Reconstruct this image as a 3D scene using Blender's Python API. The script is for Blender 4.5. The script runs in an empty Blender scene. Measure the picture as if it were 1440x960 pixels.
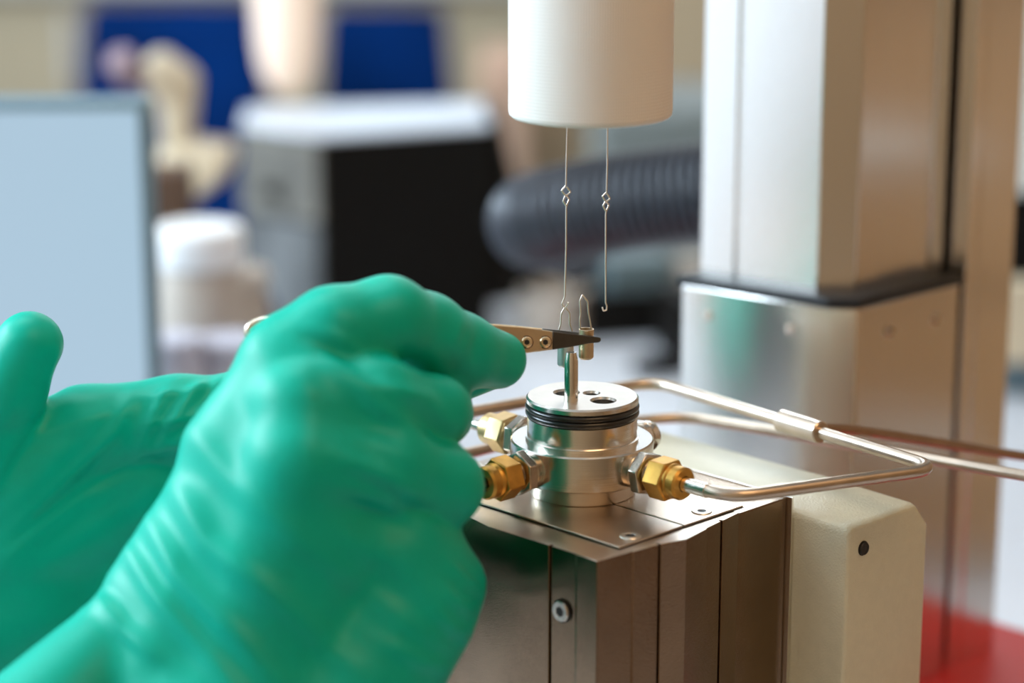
import bpy, bmesh, math, random
import numpy as np
from mathutils import Vector, Matrix
random.seed(4)
PI = math.pi
SC = bpy.context.scene
COL = SC.collection

# ------------------------------------------------------------------ units
# All sizes are millimetres about the centre of the steel block's top plate;
# the floor lies 1090 mm below it.
Z0 = 1090.0
def W(p):
    return Vector((p[0]*.001, p[1]*.001, (p[2]+Z0)*.001))

# ------------------------------------------------------------------ camera
PITCH = math.radians(14.2); FPX = 3400.0
CP, SP = math.cos(PITCH), math.sin(PITCH)
CAM = np.array([-19.6, -648.8, 208.1])
cam = bpy.data.cameras.new('camera'); camo = bpy.data.objects.new('camera', cam); COL.objects.link(camo)
camo.location = W(CAM); camo.rotation_euler = (PI/2-PITCH, 0, 0)
cam.sensor_width = 36; cam.lens = FPX/1440*36; cam.clip_start = .02; cam.clip_end = 50
cam.dof.use_dof = True; cam.dof.focus_distance = .671; cam.dof.aperture_fstop = 5.2; cam.dof.aperture_blades = 9
SC.camera = camo
SC.view_settings.view_transform = 'Standard'; SC.view_settings.look = 'None'
SC.view_settings.gamma = 1; SC.view_settings.use_curve_mapping = False
SC.view_settings.exposure = 0.13
world = bpy.data.worlds.new('room air'); SC.world = world; world.use_nodes = True
world.node_tree.nodes['Background'].inputs[0].default_value = (.75, .82, .95, 1)
world.node_tree.nodes['Background'].inputs[1].default_value = .5

def area(name, loc, target, sx, sy, power, col):
    l = bpy.data.lights.new(name, 'AREA'); l.shape = 'RECTANGLE'; l.size = sx; l.size_y = sy
    l.energy = power; l.color = col
    o = bpy.data.objects.new(name, l); COL.objects.link(o)
    o.location = W(loc); d = W(target)-W(loc); o.rotation_euler = d.to_track_quat('-Z', 'Y').to_euler()
    return o
# daylight through the window on the left, two warm-white ceiling panels, an added warm fill front right
area('window_daylight', (-2170, 150, 900), (0, 100, 0), 2.4, .9, 150, (.70, .86, 1.0))
area('rear_window_daylight', (200, 4570, 900), (0, 0, 0), 3.0, .9, 8, (.80, .90, 1.0))  # added fill from behind, goes with the added rear window
area('ceiling_panel_light', (-500, 500, 1490), (-500, 500, 0), 1.2, .6, 9, (.88, .94, 1.0))
area('ceiling_panel_light', (300, 2300, 1490), (300, 2300, 0), 1.2, .6, 12, (1.0, .96, .9))
area('warm_panel_light', (640, -850, 1480), (640, -850, 0), .9, .6, 8, (1.0, .62, .30))  # warm fill added overhead, tints the faces turned front right

def at(x, y, D):      # point seen at pixel (x, y) standing D mm in front of the lens
    a = (x-720)/FPX; b = (480-y)/FPX
    return CAM + D*np.array([a, CP+b*SP, -SP+b*CP])
def pl(x, y, z):      # the same, on the level plane z
    a = (x-720)/FPX; b = (480-y)/FPX
    r = np.array([a, CP+b*SP, -SP+b*CP]); return CAM + r*((z-CAM[2])/r[2])
def py(x, y, Y):      # the same, on the upright plane y = Y
    a = (x-720)/FPX; b = (480-y)/FPX
    r = np.array([a, CP+b*SP, -SP+b*CP]); return CAM + r*((Y-CAM[1])/r[1])
# block axes: u runs right and away, v runs left and away
PC = np.array([8.4, -48.5]); UU = np.array([.7133, .7009]); VV = np.array([-.7009, .7133])
def uv(u, v, z=0.0):
    p = PC + UU*u + VV*v; return (p[0], p[1], z)

# ------------------------------------------------------------------ materials
def mat(name, col, rough=.5, metal=0.0, noise=0.0, nscale=80, bump=0.0, bscale=400, stretch=(1,1,1), coat=0.0, emit=None, es=0, sss=0, col2=None, spec=None, alpha=None, trans=0):
    m = bpy.data.materials.new(name); m.use_nodes = True
    nt = m.node_tree; b = nt.nodes['Principled BSDF']
    b.inputs['Base Color'].default_value = (*col, 1); b.inputs['Roughness'].default_value = rough
    b.inputs['Metallic'].default_value = metal
    if coat: b.inputs['Coat Weight'].default_value = coat; b.inputs['Coat Roughness'].default_value = .15
    if spec is not None: b.inputs['Specular IOR Level'].default_value = spec
    if emit: b.inputs['Emission Color'].default_value = (*emit, 1); b.inputs['Emission Strength'].default_value = es
    if sss: b.inputs['Subsurface Weight'].default_value = sss; b.inputs['Subsurface Radius'].default_value = (.002,.004,.003)
    if trans: b.inputs['Transmission Weight'].default_value = trans
    tc = nt.nodes.new('ShaderNodeTexCoord'); mp = nt.nodes.new('ShaderNodeMapping')
    mp.inputs['Scale'].default_value = stretch
    nt.links.new(tc.outputs['Object'], mp.inputs['Vector'])
    if noise or col2:
        n = nt.nodes.new('ShaderNodeTexNoise'); n.inputs['Scale'].default_value = nscale; n.inputs['Detail'].default_value = 5
        nt.links.new(mp.outputs[0], n.inputs['Vector'])
        r = nt.nodes.new('ShaderNodeValToRGB'); r.color_ramp.elements[0].position = .35; r.color_ramp.elements[1].position = .65
        c2 = col2 or tuple(c*(1-noise) for c in col)
        r.color_ramp.elements[0].color = (*c2, 1); r.color_ramp.elements[1].color = (*col, 1)
        nt.links.new(n.outputs['Fac'], r.inputs[0]); nt.links.new(r.outputs[0], b.inputs['Base Color'])
    if bump:
        n2 = nt.nodes.new('ShaderNodeTexNoise'); n2.inputs['Scale'].default_value = bscale; n2.inputs['Detail'].default_value = 3
        nt.links.new(mp.outputs[0], n2.inputs['Vector'])
        bp = nt.nodes.new('ShaderNodeBump'); bp.inputs['Strength'].default_value = bump; bp.inputs['Distance'].default_value = .0005
        nt.links.new(n2.outputs['Fac'], bp.inputs['Height']); nt.links.new(bp.outputs[0], b.inputs['Normal'])
    return m
M = {}
M['steel'] = mat('turned steel', (.84, .80, .74), .13, 1, noise=.08, nscale=30, bump=.03, bscale=14, stretch=(1, 1, 260))
M['steel_top'] = mat('faced steel', (.76, .72, .66), .36, 1, noise=.06, nscale=200, bump=.05, bscale=900)
M['wire'] = mat('thin steel wire', (.82, .74, .64), .3, 1)
M['crucible'] = mat('crucible steel', (.74, .58, .38), .36, 1, noise=.15, nscale=300)
M['crucible_grey'] = mat('crucible grey', (.66, .68, .66), .38, 1, noise=.15, nscale=300)
M['alu_top'] = mat('ground aluminium top', (.66, .56, .46), .30, 1, noise=.12, nscale=60, bump=.1, bscale=2500)  # lighter copy of the block metal, the light on its top painted in
M['alu'] = mat('bead blasted aluminium', (.23, .155, .098), .19, 1, noise=.14, nscale=60, bump=.12, bscale=2500)  # darker copy for the sides, their dim reflections put into the colour
M['alu_dark'] = mat('dark gap', (.02, .018, .016), .6)  # near-black colour for the shade in plate gap, screw sockets and recesses
M['brass'] = mat('brass', (.74, .42, .10), .42, 1, noise=.22, nscale=220, bump=.05, bscale=900)
M['brass_pale'] = mat('pale brass', (.74, .55, .28), .38, 1, noise=.2, nscale=220)
M['hexsteel'] = mat('hex steel', (.66, .60, .52), .25, 1, noise=.25, nscale=260, bump=.1, bscale=900)
M['tube'] = mat('drawn steel tube', (.62, .52, .42), .32, 1, noise=.18, nscale=120, bump=.04, bscale=500)
M['tube_brown'] = mat('oxidised steel tube', (.42, .28, .18), .35, 1, noise=.18, nscale=120)  # browner steel for the tube leaving right
M['rubber'] = mat('black rubber', (.012, .012, .012), .28, 0, coat=.2)
M['black_metal'] = mat('black oxide', (.035, .032, .03), .35, .6)
M['tip'] = mat('black tweezer tip', (.055, .05, .043), .42, .2, noise=.2, nscale=400)
M['tweezer'] = mat('satin tweezer steel', (.80, .71, .55), .28, 1, noise=.12, nscale=200)
M['ivory'] = mat('textured ivory paint', (.63, .61, .46), .34, 0, noise=.04, nscale=300, bump=.45, bscale=1600)
M['ceramic'] = mat('matt white ceramic', (.83, .80, .74), .62, 0, sss=0)
M['glove'] = mat('green nitrile', (.0, .46, .33), .42, 0, noise=.04, nscale=35, col2=(.0, .42, .30), spec=.22)
M['skin'] = mat('skin', (.62, .38, .27), .5, 0, noise=.1, nscale=60)
M['coat'] = mat('white cotton', (.82, .84, .88), .85, 0, noise=.04, nscale=100)
M['navy'] = mat('navy cloth', (.012, .016, .035), .85, 0, noise=.2, nscale=100)
M['hair'] = mat('brown hair', (.04, .022, .012), .6)
M['sole'] = mat('black leather', (.02, .02, .02), .4)
M['col_alu'] = mat('anodised column aluminium', (.83, .80, .76), .21, 1, noise=.05, nscale=8, bump=.03, bscale=300)
M['gasket'] = mat('black gasket', (.008, .01, .012), .5)
M['red'] = mat('red plastic', (.62, .012, .02), .4)
M['bench'] = mat('pale grey bench laminate', (.62, .64, .68), .38, noise=.03, nscale=20)
M['screen'] = mat('pale blue screen', (.02, .02, .03), .3, emit=(.38, .53, .65), es=.95)
M['bezel'] = mat('blue grey bezel', (.16, .25, .30), .5)
M['white_top'] = mat('white lid metal', (.60, .64, .70), .35, .0)
M['black'] = mat('black panel', (.004, .003, .002), .6, spec=.15)
M['silver_panel'] = mat('brushed silver panel', (.27, .25, .21), .5, .1, noise=.6, nscale=18, stretch=(1,1,1))
M['grey_panel'] = mat('grey panel', (.15, .155, .155), .5, .1, noise=.6, nscale=22)
M['hose'] = mat('dark slate hose', (.03, .034, .045), .36, noise=.2, nscale=40)
M['blue'] = mat('royal blue fabric', (.0, .03, .17), .85, spec=.08, noise=.35, nscale=9)
M['cream'] = mat('cream enamel', (.66, .55, .38), .45, noise=.06, nscale=10)
M['pinkish'] = mat('pinkish lens housing', (.26, .17, .19), .45)
M['white_plastic'] = mat('white plastic', (.90, .89, .87), .4)
M['jar'] = mat('cream jar', (.52, .45, .38), .5, noise=.1, nscale=20)
M['lilac'] = mat('lilac plastic', (.55, .54, .62), .4)
M['maroon'] = mat('maroon card', (.12, .008, .02), .6)
M['brown'] = mat('dark brown card', (.10, .05, .025), .6)
M['teal'] = mat('grey teal plastic', (.14, .20, .22), .5)
M['wall'] = mat('cream wall paint', (.55, .49, .37), .8, noise=.04, nscale=3, bump=.1, bscale=60)
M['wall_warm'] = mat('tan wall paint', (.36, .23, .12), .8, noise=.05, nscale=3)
M['ceil'] = mat('ceiling white', (.6, .6, .58), .9, noise=.03, nscale=5)
M['floor'] = mat('grey vinyl floor', (.30, .29, .28), .5, noise=.15, nscale=12)
M['cab'] = mat('cream cabinet', (.55, .46, .31), .6, noise=.05, nscale=4)
M['worktop'] = mat('pale worktop', (.66, .66, .60), .45)
M['greygreen'] = mat('grey green enamel', (.19, .215, .205), .55, noise=.06, nscale=8)
M['tan'] = mat('tan board', (.50, .38, .24), .7, noise=.08, nscale=6)
M['salmon'] = mat('salmon board', (.52, .33, .23), .7)
M['lamp_glow'] = mat('frosted lamp glass', (.7, .55, .45), .5, emit=(1.0, .82, .66), es=.5)
M['frame_white'] = mat('white frame', (.8, .8, .78), .5)
M['pane'] = mat('bright sky pane', (.6, .7, .8), .2, emit=(.72, .85, 1.0), es=1.25)
M['lighter'] = mat('light diffuser', (.9, .9, .9), .5, emit=(1, .97, .92), es=3)
M['wood'] = mat('warm wood door', (.31, .155, .055), .45, noise=.3, nscale=5, stretch=(1,1,.12))

# fine diamond knurl on the ceramic cylinder
def knurl(m, n=200, pitch=.0009, amt=.3):
    nt = m.node_tree; b = nt.nodes['Principled BSDF']; L = nt.links.new
    tc = nt.nodes.new('ShaderNodeTexCoord'); s = nt.nodes.new('ShaderNodeSeparateXYZ'); L(tc.outputs['Object'], s.inputs[0])
    def mth(op, a, bb=None):
        q = nt.nodes.new('ShaderNodeMath'); q.operation = op
        for i, val in enumerate((a, bb)):
            if val is None: continue
            if isinstance(val, (int, float)): q.inputs[i].default_value = val
            else: L(val, q.inputs[i])
        return q.outputs[0]
    ang = mth('ARCTAN2', s.outputs[1], s.outputs[0]); a = mth('MULTIPLY', ang, n/2.0)
    z = mth('MULTIPLY', s.outputs[2], PI/pitch)
    h = mth('MULTIPLY', mth('SINE', mth('ADD', a, z)), mth('SINE', mth('SUBTRACT', a, z)))
    bp = nt.nodes.new('ShaderNodeBump'); bp.inputs['Strength'].default_value = amt; bp.inputs['Distance'].default_value = .0003
    L(h, bp.inputs['Height']); L(bp.outputs[0], b.inputs['Normal'])
knurl(M['ceramic'])

# ------------------------------------------------------------------ mesh helpers
class MB:
    def __init__(s): s.v = []; s.f = []
    def add(s, vs, fs):
        n = len(s.v); s.v += [tuple(map(float, p)) for p in vs]; s.f += [tuple(i+n for i in f) for f in fs]; return s
    def prism(s, poly, z0, z1):           # poly: list of (x, y); counter-clockwise
        n = len(poly)
        z0l = z0 if hasattr(z0, '__len__') else [z0]*n; z1l = z1 if hasattr(z1, '__len__') else [z1]*n
        vs = [(p[0], p[1], a) for p, a in zip(poly, z0l)]+[(p[0], p[1], a) for p, a in zip(poly, z1l)]
        fs = [tuple(range(n-1, -1, -1)), tuple(range(n, 2*n))]+[(i, (i+1) % n, n+(i+1) % n, n+i) for i in range(n)]
        return s.add(vs, fs)
    def box(s, c, d, rz=0.0):
        cx, cy, cz = c; a, b, h = d[0]/2, d[1]/2, d[2]/2; co, si = math.cos(rz), math.sin(rz)
        return s.prism([(cx+x*co-y*si, cy+x*si+y*co) for x, y in ((-a, -b), (a, -b), (a, b), (-a, b))], cz-h, cz+h)
    def sweep(s, path, r, seg=14, cap=True, sq=None):
        P = [np.array(p, float) for p in path]; n = len(P); R = r if hasattr(r, '__len__') else [r]*n
        T = [P[min(i+1, n-1)]-P[max(i-1, 0)] for i in range(n)]; T = [t/max(np.linalg.norm(t), 1e-9) for t in T]
        a = np.array([0, 0, 1.0]) if abs(T[0][2]) < .9 else np.array([1.0, 0, 0])
        N = np.cross(T[0], a); N /= np.linalg.norm(N); vs = []
        for i in range(n):
            N = N-T[i]*(N@T[i]); N /= np.linalg.norm(N); B = np.cross(T[i], N)
            for k in range(seg):
                t = 2*PI*k/seg; vs.append(P[i]+R[i]*(N*math.cos(t)+B*math.sin(t)))
        fs = [(i*seg+k, i*seg+(k+1) % seg, (i+1)*seg+(k+1) % seg, (i+1)*seg+k) for i in range(n-1) for k in range(seg)]
        if cap: fs += [tuple(range(seg-1, -1, -1)), tuple((n-1)*seg+k for k in range(seg))]
        return s.add(vs, fs)
    def lathe(s, prof, c=(0, 0, 0), ax=(0, 0, 1), seg=64, ph=0.0):   # prof: (r, h) along ax, closed on axis ends
        A = np.array(ax, float); A /= np.linalg.norm(A)
        h = np.array([0, 0, 1.0]) if abs(A[2]) < .9 else np.array([1.0, 0, 0])
        N = h-A*(h@A); N /= np.linalg.norm(N); B = np.cross(A, N); c = np.array(c, float); vs = []
        for r, t in prof:
            for k in range(seg):
                q = 2*PI*k/seg+ph; vs.append(c+A*t+r*(N*math.cos(q)+B*math.sin(q)))
        m = len(prof)
        fs = [(i*seg+k, i*seg+(k+1) % seg, (i+1)*seg+(k+1) % seg, (i+1)*seg+k) for i in range(m-1) for k in range(seg)]
        fs += [tuple(range(seg-1, -1, -1)), tuple((m-1)*seg+k for k in range(seg))]
        return s.add(vs, fs)
    def obj(s, name, m, parent=None, bevel=0.0, ang=35, origin=None, seg=2):
        me = bpy.data.meshes.new(name)
        o0 = np.array(origin if origin is not None else (0, 0, 0), float)
        off = W(o0)
        if parent is not None: base = parent_origin(parent)
        me.from_pydata([tuple(W(p)-off) for p in s.v], [], s.f); me.materials.append(m)
        bm = bmesh.new(); bm.from_mesh(me); bmesh.ops.recalc_face_normals(bm, faces=bm.faces); bm.to_mesh(me); bm.free()
        me.polygons.foreach_set('use_smooth', [True]*len(me.polygons))
        me.set_sharp_from_angle(angle=math.radians(ang))
        o = bpy.data.objects.new(name, me); COL.objects.link(o)
        if parent is not None: o.parent = parent; o.location = off-base
        else: o.location = off
        if bevel:
            b = o.modifiers.new('bevel', 'BEVEL'); b.width = bevel*.001; b.segments = seg; b.limit_method = 'ANGLE'; b.angle_limit = math.radians(30)
            b.harden_normals = False
        return o
def parent_origin(o):
    v = Vector((0, 0, 0))
    while o is not None: v += o.location; o = o.parent
    return v
def tag(o, label=None, cat=None, group=None, kind=None):
    if label: o['label'] = label
    if cat: o['category'] = cat
    if group: o['group'] = group
    if kind: o['kind'] = kind
    return o
def thing(name, label, cat, p, group=None):
    e = bpy.data.objects.new(name, None); COL.objects.link(e); e.location = W(p); e.empty_display_size = .02
    return tag(e, label, cat, group)
def arc_path(pts, rad, n=8):       # polyline with rounded corners
    P = [np.array(p, float) for p in pts]; out = [P[0]]
    for i in range(1, len(P)-1):
        a = P[i-1]-P[i]; b = P[i+1]-P[i]; la, lb = np.linalg.norm(a), np.linalg.norm(b); a /= la; b /= lb
        d = min(rad, la*.48, lb*.48); p0 = P[i]+a*d; p1 = P[i]+b*d
        for k in range(n+1):
            t = k/n; out.append(p0*(1-t)**2+P[i]*2*t*(1-t)+p1*t*t)
    out.append(P[-1]); return out
def spread(a, b, n): return [np.array(a)*(1-k/n)+np.array(b)*k/n for k in range(n+1)]

# ------------------------------------------------------------------ the room
MB().box((100, 1600, -1100), (4600, 6000, 20)).obj('floor', M['floor'])['kind'] = 'structure'
MB().box((100, 1600, 1510), (4600, 6000, 20)).obj('ceiling', M['ceil'])['kind'] = 'structure'
wb = MB(); wb.box((100, 4610, -325), (4600, 20, 1530)); wb.box((100, 4610, 1425), (4600, 20, 150)); wb.box((-1750, 4610, 895), (900, 20, 910)); wb.box((2050, 4610, 895), (700, 20, 910))
wb.obj('wall_back', M['wall'])['kind'] = 'structure'
wg2 = MB()
for x in (-1280, -540, 200, 940, 1680): wg2.box((x, 4610, 895), (40, 50, 910))
for z in (460, 1330): wg2.box((200, 4610, z), (3000, 50, 40))
w2 = wg2.obj('window_2', M['frame_white']); w2['kind'] = 'structure'  # rear window added as a bright reflection for the chamber top
for x in (-910, -170, 570, 1310): MB().box((x, 4612, 895), (700, 6, 830)).obj('pane', M['pane'], w2)
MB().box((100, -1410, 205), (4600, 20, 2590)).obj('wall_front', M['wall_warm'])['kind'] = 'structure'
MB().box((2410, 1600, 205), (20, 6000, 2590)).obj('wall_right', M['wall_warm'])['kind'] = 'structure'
wl = MB()
wl.box((-2210, 1600, -925), (20, 6000, 330)); wl.box((-2210, 1600, 1445), (20, 6000, 110))
wl.box((-2210, -1250, 315), (20, 300, 2150)); wl.box((-2210, 3550, 315), (20, 2100, 2150))
wl.obj('wall_left', M['wall'])['kind'] = 'structure'
wf = MB()
for y in (-1080, -100, 800, 1650, 2500): wf.box((-2210, y, 315), (50, 50, 2150))
for z in (-735, 140, 1365): wf.box((-2210, 710, z), (50, 3630, 50))
tk = thing('wall_cupboard', 'low navy cupboard under the windows of the left wall', 'cupboard', (-2080, 700, -1090))  # unseen, added so the block's left face mirrors something dark
MB().box((-2080, 700, -935), (220, 3600, 310)).obj('carcass', M['navy'], tk, bevel=3)
w_ = wf.obj('window_1', M['frame_white']); w_['kind'] = 'structure'
for y0, y1 in ((-1055, -125), (-75, 775), (825, 1625), (1675, 2475)):
    MB().box((-2214, (y0+y1)/2, 315), (6, y1-y0, 2060)).obj('pane', M['pane'], w_)  # panes carried down low, added brightness for the column to mirror
for p in ((-500, 500), (300, 2300), (640, -850)):
    t = thing('ceiling_light', 'flat ceiling light panel over the %s' % ('aisle before the wooden cabinet' if p[1] < 0 else 'bench' if p[1] < 1000 else 'rear counter'), 'light', (p[0], p[1], 1500))
    MB().box((p[0], p[1], 1497), (1260, 660, 5)).obj('frame', M['frame_white'], t)

# bench
t = thing('bench', 'pale grey laboratory bench under the steel instrument', 'bench', (150, 300, -1090))
MB().box((205, 345, -205), (1170, 1410, 30)).obj('worktop', M['bench'], t, bevel=2)
for x, y in ((-340, -320), (750, -320), (-340, 1010), (750, 1010)):
    MB().box((x, y, -655), (50, 50, 870)).obj('leg', M['frame_white'], t)
BT = -190.0

# unseen wooden cabinet, added right of the bench for the metal to mirror
t = thing('wooden_cabinet', 'tall brown wooden cabinet beyond the right end of the bench', 'cabinet', (1120, -150, -1090))
MB().box((1120, -150, -90), (420, 1700, 2000)).obj('carcass', M['wood'], t, bevel=3)
for k in range(3):
    d = MB().box((902, -715+k*565, -60), (18, 555, 1900)).obj('cabinet_door', M['wood'], t, bevel=3)
    MB().box((886, -510+k*565, -60), (14, 12, 160)).obj('handle', M['steel_top'], d, bevel=2)

t = thing('drawer_unit', 'brown wooden drawer unit standing on the right end of the bench', 'drawers', (515, 170, -190))  # added out of view, keeps the bright bench out of the column's reflection
MB().box((515, 170, 20), (170, 640, 420)).obj('carcass', M['wood'], t, bevel=3)
for k in range(3):
    d = MB().box((424, 170, -115+k*138), (12, 620, 128)).obj('drawer', M['wood'], t, bevel=3)
    MB().box((412, 170, -115+k*138), (12, 90, 12)).obj('handle', M['steel_top'], d, bevel=2)

# ------------------------------------------------------------------ steel block
blk = thing('heater_block', 'bronze-toned satin metal block with grooved faces standing under the round steel chamber', 'instrument block', (0, 0, BT))
def groove(p, d, n, w=.45, dep=1.0):  # small slot in an outline: p on the face, d along it, n inwards
    p = np.array(p); return [p-d*w, p-d*w+n*dep, p+d*w+n*dep, p+d*w]
U2 = np.array([1.0, 0]); V2 = np.array([0, 1.0])
out = [(-10.6, -2.3), (1.7, -3.3), (1.7, -3.7)] + groove((10.8, -4.6), U2, V2) + [(18.6, -7.0), (29.5, -4.9), (29.5, -4.5)] + groove((37.4, -3.3), U2, V2) + [(46.0, -2.0),
       (46.0, 83), (-10.6, 83), (-9.6, 46)] + [(-11.3, 37.8)] + groove((-10.4, 15), -V2, U2) + [(-10.3, 5.6), (-10.6, 5.2)]
poly = [tuple(PC+UU*a+VV*b) for a, b in out]
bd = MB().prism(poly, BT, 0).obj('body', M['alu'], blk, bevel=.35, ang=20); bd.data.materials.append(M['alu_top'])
for p_ in bd.data.polygons: p_.material_index = 1 if p_.normal.z > .9 else 0  # upward faces take the lit tone, the rest the shaded one
def uvrect(u0, u1, v0, v1): return [tuple(PC+UU*a+VV*b) for a, b in ((u0, v0), (u1, v0), (u1, v1), (u0, v1))]
MB().prism(uvrect(-.15, 50.4, -.2, 81.2), .02, .1).obj('shadow_gap', M['alu_dark'], blk)
MB().prism(uvrect(0, 25.3, 0, 81), .1, .7).obj('top_plate', M['alu_top'], blk, bevel=.25)
MB().prism(uvrect(25.9, 50.2, 0, 81), .1, .7).obj('top_plate', M['alu_top'], blk, bevel=.25)
MB().prism(uvrect(46.2, 68.6, -.4, 80), BT, -1.2).obj('rear_plate', M['alu'], blk, bevel=.4)
MB().prism(uvrect(68.7, 69.4, -2.2, 80), BT, -.9).obj('edge_strip', M['col_alu'], blk)
def socket_screw(c, ax, R, m, parent, ring=True, name='screw'):
    A = np.array(ax, float); A /= np.linalg.norm(A); c = np.array(c, float)
    s_ = MB(); h = .8
    s_.lathe([(R, -.3), (R, h*.6), (R*.9, h), (R*.52, h), (R*.5, h*.9)], c, A, 40)
    o = s_.obj(name, m, parent, ang=30)
    MB().lathe([(R*.5, h*.91), (R*.46, h*.93)], c, A, 6).obj('socket', M['alu_dark'], o)
    if ring: MB().lathe([(R*1.12, -.2), (R*1.12, .12)], c, A, 40).obj('recess', M['alu_dark'], o)
    return o
p = pl(886.5, 753.8, .7); socket_screw((p[0], p[1], .25), (0, 0, 1), 2.9, M['steel_top'], blk)
p = pl(986.8, 719.4, .7); socket_screw((p[0], p[1], .25), (0, 0, 1), 2.9, M['steel_top'], blk)
NL = -np.array([UU[0], UU[1], 0])
socket_screw(uv(-10.75, 10.4, -17.0), NL, 2.9, M['hexsteel'], blk)

# ------------------------------------------------------------------ round steel chamber
def evald(o):
    dg = bpy.context.evaluated_depsgraph_get(); me = bpy.data.meshes.new_from_object(o.evaluated_get(dg)); return me
nt_ = M['steel'].node_tree; tg = nt_.nodes.new('ShaderNodeTangent'); tg.direction_type = 'RADIAL'; tg.axis = 'Z'
nt_.links.new(tg.outputs[0], nt_.nodes['Principled BSDF'].inputs['Tangent']); nt_.nodes['Principled BSDF'].inputs['Anisotropic'].default_value = .65; nt_.nodes['Principled BSDF'].inputs['Roughness'].default_value = .2
ch = thing('steel_chamber', 'polished round steel chamber with black sealing rings and four side ports on the bronze block', 'chamber', (0, 0, .7))
MB().lathe([(14.8, .7), (15, .9), (15, 6.2)], seg=96).obj('base_ring', M['steel'], ch)
MB().lathe([(19.6, 6.0), (20, 6.3), (20, 15.9), (19.6, 16.3)], seg=128).obj('flange', M['steel'], ch)
up = MB().lathe([(15.9, 16.2), (15.9, 17.0), (15.4, 17.2), (15.4, 22.7), (15.1, 22.9), (13.9, 22.9), (13.9, 26.6), (15.3, 26.6), (15.7, 26.9), (15.7, 28.0), (15.2, 28.5)], seg=128).obj('upper_body', M['steel'], ch)
up.data.materials.append(M['steel_top'])
cut = MB()
holes = [((-4.4, 3.1), 3.2), ((2.6, 2.4), 1.9), ((5.6, -5.2), 3.1)]
for (x, y), r in holes:
    cut.lathe([(r, 22), (r, 27.9), (r+1.0, 28.9)], (x, y, 0), seg=40)
co = cut.obj('cut', M['steel'])
bo = up.modifiers.new('holes', 'BOOLEAN'); bo.object = co; bo.operation = 'DIFFERENCE'; bo.solver = 'EXACT'
me = evald(up); up.modifiers.clear(); up.data = me; bpy.data.objects.remove(co)
for p_ in up.data.polygons:
    p_.material_index = 1 if (p_.normal.z > .95 and p_.center.z*1000 > 28.3) else 0
up.data.set_sharp_from_angle(angle=math.radians(25))
for z in (25.6, 23.9):
    path = [(14.75*math.cos(2*PI*k/96), 14.75*math.sin(2*PI*k/96), z) for k in range(96)]
    s_ = MB(); vs = []; sg = 14
    for k in range(96):
        a = 2*PI*k/96
        for j in range(sg):
            q = 2*PI*j/sg; rr = 14.9+1.05*math.cos(q); vs.append((rr*math.cos(a), rr*math.sin(a), z+.95*math.sin(q)))
    fs = [(k*sg+j, ((k+1) % 96)*sg+j, ((k+1) % 96)*sg+(j+1) % sg, k*sg+(j+1) % sg) for k in range(96) for j in range(sg)]
    s_.add(vs, fs).obj('sealing_ring', M['rubber'], ch, ang=80)
post = MB().lathe([(1.9, 28.4), (1.9, 39.8), (1.35, 42.4), (.95, 42.4), (.9, 41.2)], (-3.3, -5.8, 0), seg=40).obj('post', M['steel'], ch, ang=25)

def fitting(ax, full, nutmat, rot=0.0):
    A = np.array([ax[0], ax[1], 0.0]); A /= np.linalg.norm(A); c = np.array([0, 0, 11.2])
    th = [(4.6, 17.5)]
    for k in range(5): th += [(4.9, 19.7+k*.5), (4.55, 19.95+k*.5)]
    th += [(4.5, 22.6)]
    f = MB().lathe(th, c, A, 40).obj('fitting', M['hexsteel'], ch, ang=60)
    if not full:
        MB().lathe([(4.5, 22.4), (5.2, 22.8), (5.2, 24.4), (3.4, 24.8), (3.4, 25.6), (4.4, 25.9), (4.6, 27.0), (4.0, 28.6), (2.4, 29.4)], c, A, 36).obj('plug', M['steel'], f, ang=50)
        return c, A
    h6 = MB().lathe([(5.4, 22.4), (6.4, 22.9), (6.4, 25.8), (5.4, 26.3)], c, A, 6, ph=rot)
    h6.obj('hex_collar', M['hexsteel'], f, bevel=.3)
    if full:
        MB().lathe([(4.0, 26.0), (4.0, 28.2), (3.9, 28.2)], c, A, 40).obj('neck', M['hexsteel'], f)
        n = MB().lathe([(5.2, 27.6), (6.1, 28.1), (6.1, 33.6), (5.6, 34.1)], c, A, 6, ph=rot+.3).obj('nut', nutmat, f, bevel=.25)
        MB().lathe([(4.9, 33.9), (4.9, 34.6), (4.55, 35.2), (4.6, 37.6), (4.1, 38.3), (2.25, 38.3), (2.1, 36.5)], c, A, 48).obj('nut_collar', nutmat, f, ang=25)
    return c, A
fr = fitting(-VV, True, M['brass'], .25)
fl = fitting(-UU, True, M['brass'], .0)
fb = fitting(VV, True, M['brass_pale'], .1)
fitting(UU, False, M['brass_pale'], 0)

# ------------------------------------------------------------------ tubes
def tube_thing(name, pts, r, rad, label, mt='tube', seg=16):
    path = arc_path(pts, rad, 10); o0 = path[0]
    return tag(MB().sweep(path, r, seg).obj(name, M[mt], None, ang=50, origin=o0), label, 'tube')
c, A = fr
pA = [c+A*37.5, c+A*51, (45.5, -47.8, 11.5), (97.5, -16.5, 12), (68, 26.5, 12), (57.4, 41.9, 12), (24.5, 75.5, 12), (-15, 52.6, 12), (-60, 27, 12)]
pA = [pA[0], c+A*54.5+np.array([0, 0, 0]), (97.5, -15.5, 12), (24.5, 75.0, 12), (-15, 52.4, 12), (-62, 28, 10)]
tA = thing('steel_tube', 'bent steel tube looping from the right brass nut to the back with a cylindrical coupling', 'tube', c+A*38)
MB().sweep(arc_path(pA, 9, 10), 1.8, 18).obj('pipe', M['tube'], tA, ang=50)
MB().sweep([c+A*37, c+A*46.5], 2.05, 24).obj('sleeve', M['steel'], tA)
a_, b_ = np.array([56.6, 40.4, 12]), np.array([67.0, 28.6, 12])
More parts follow.
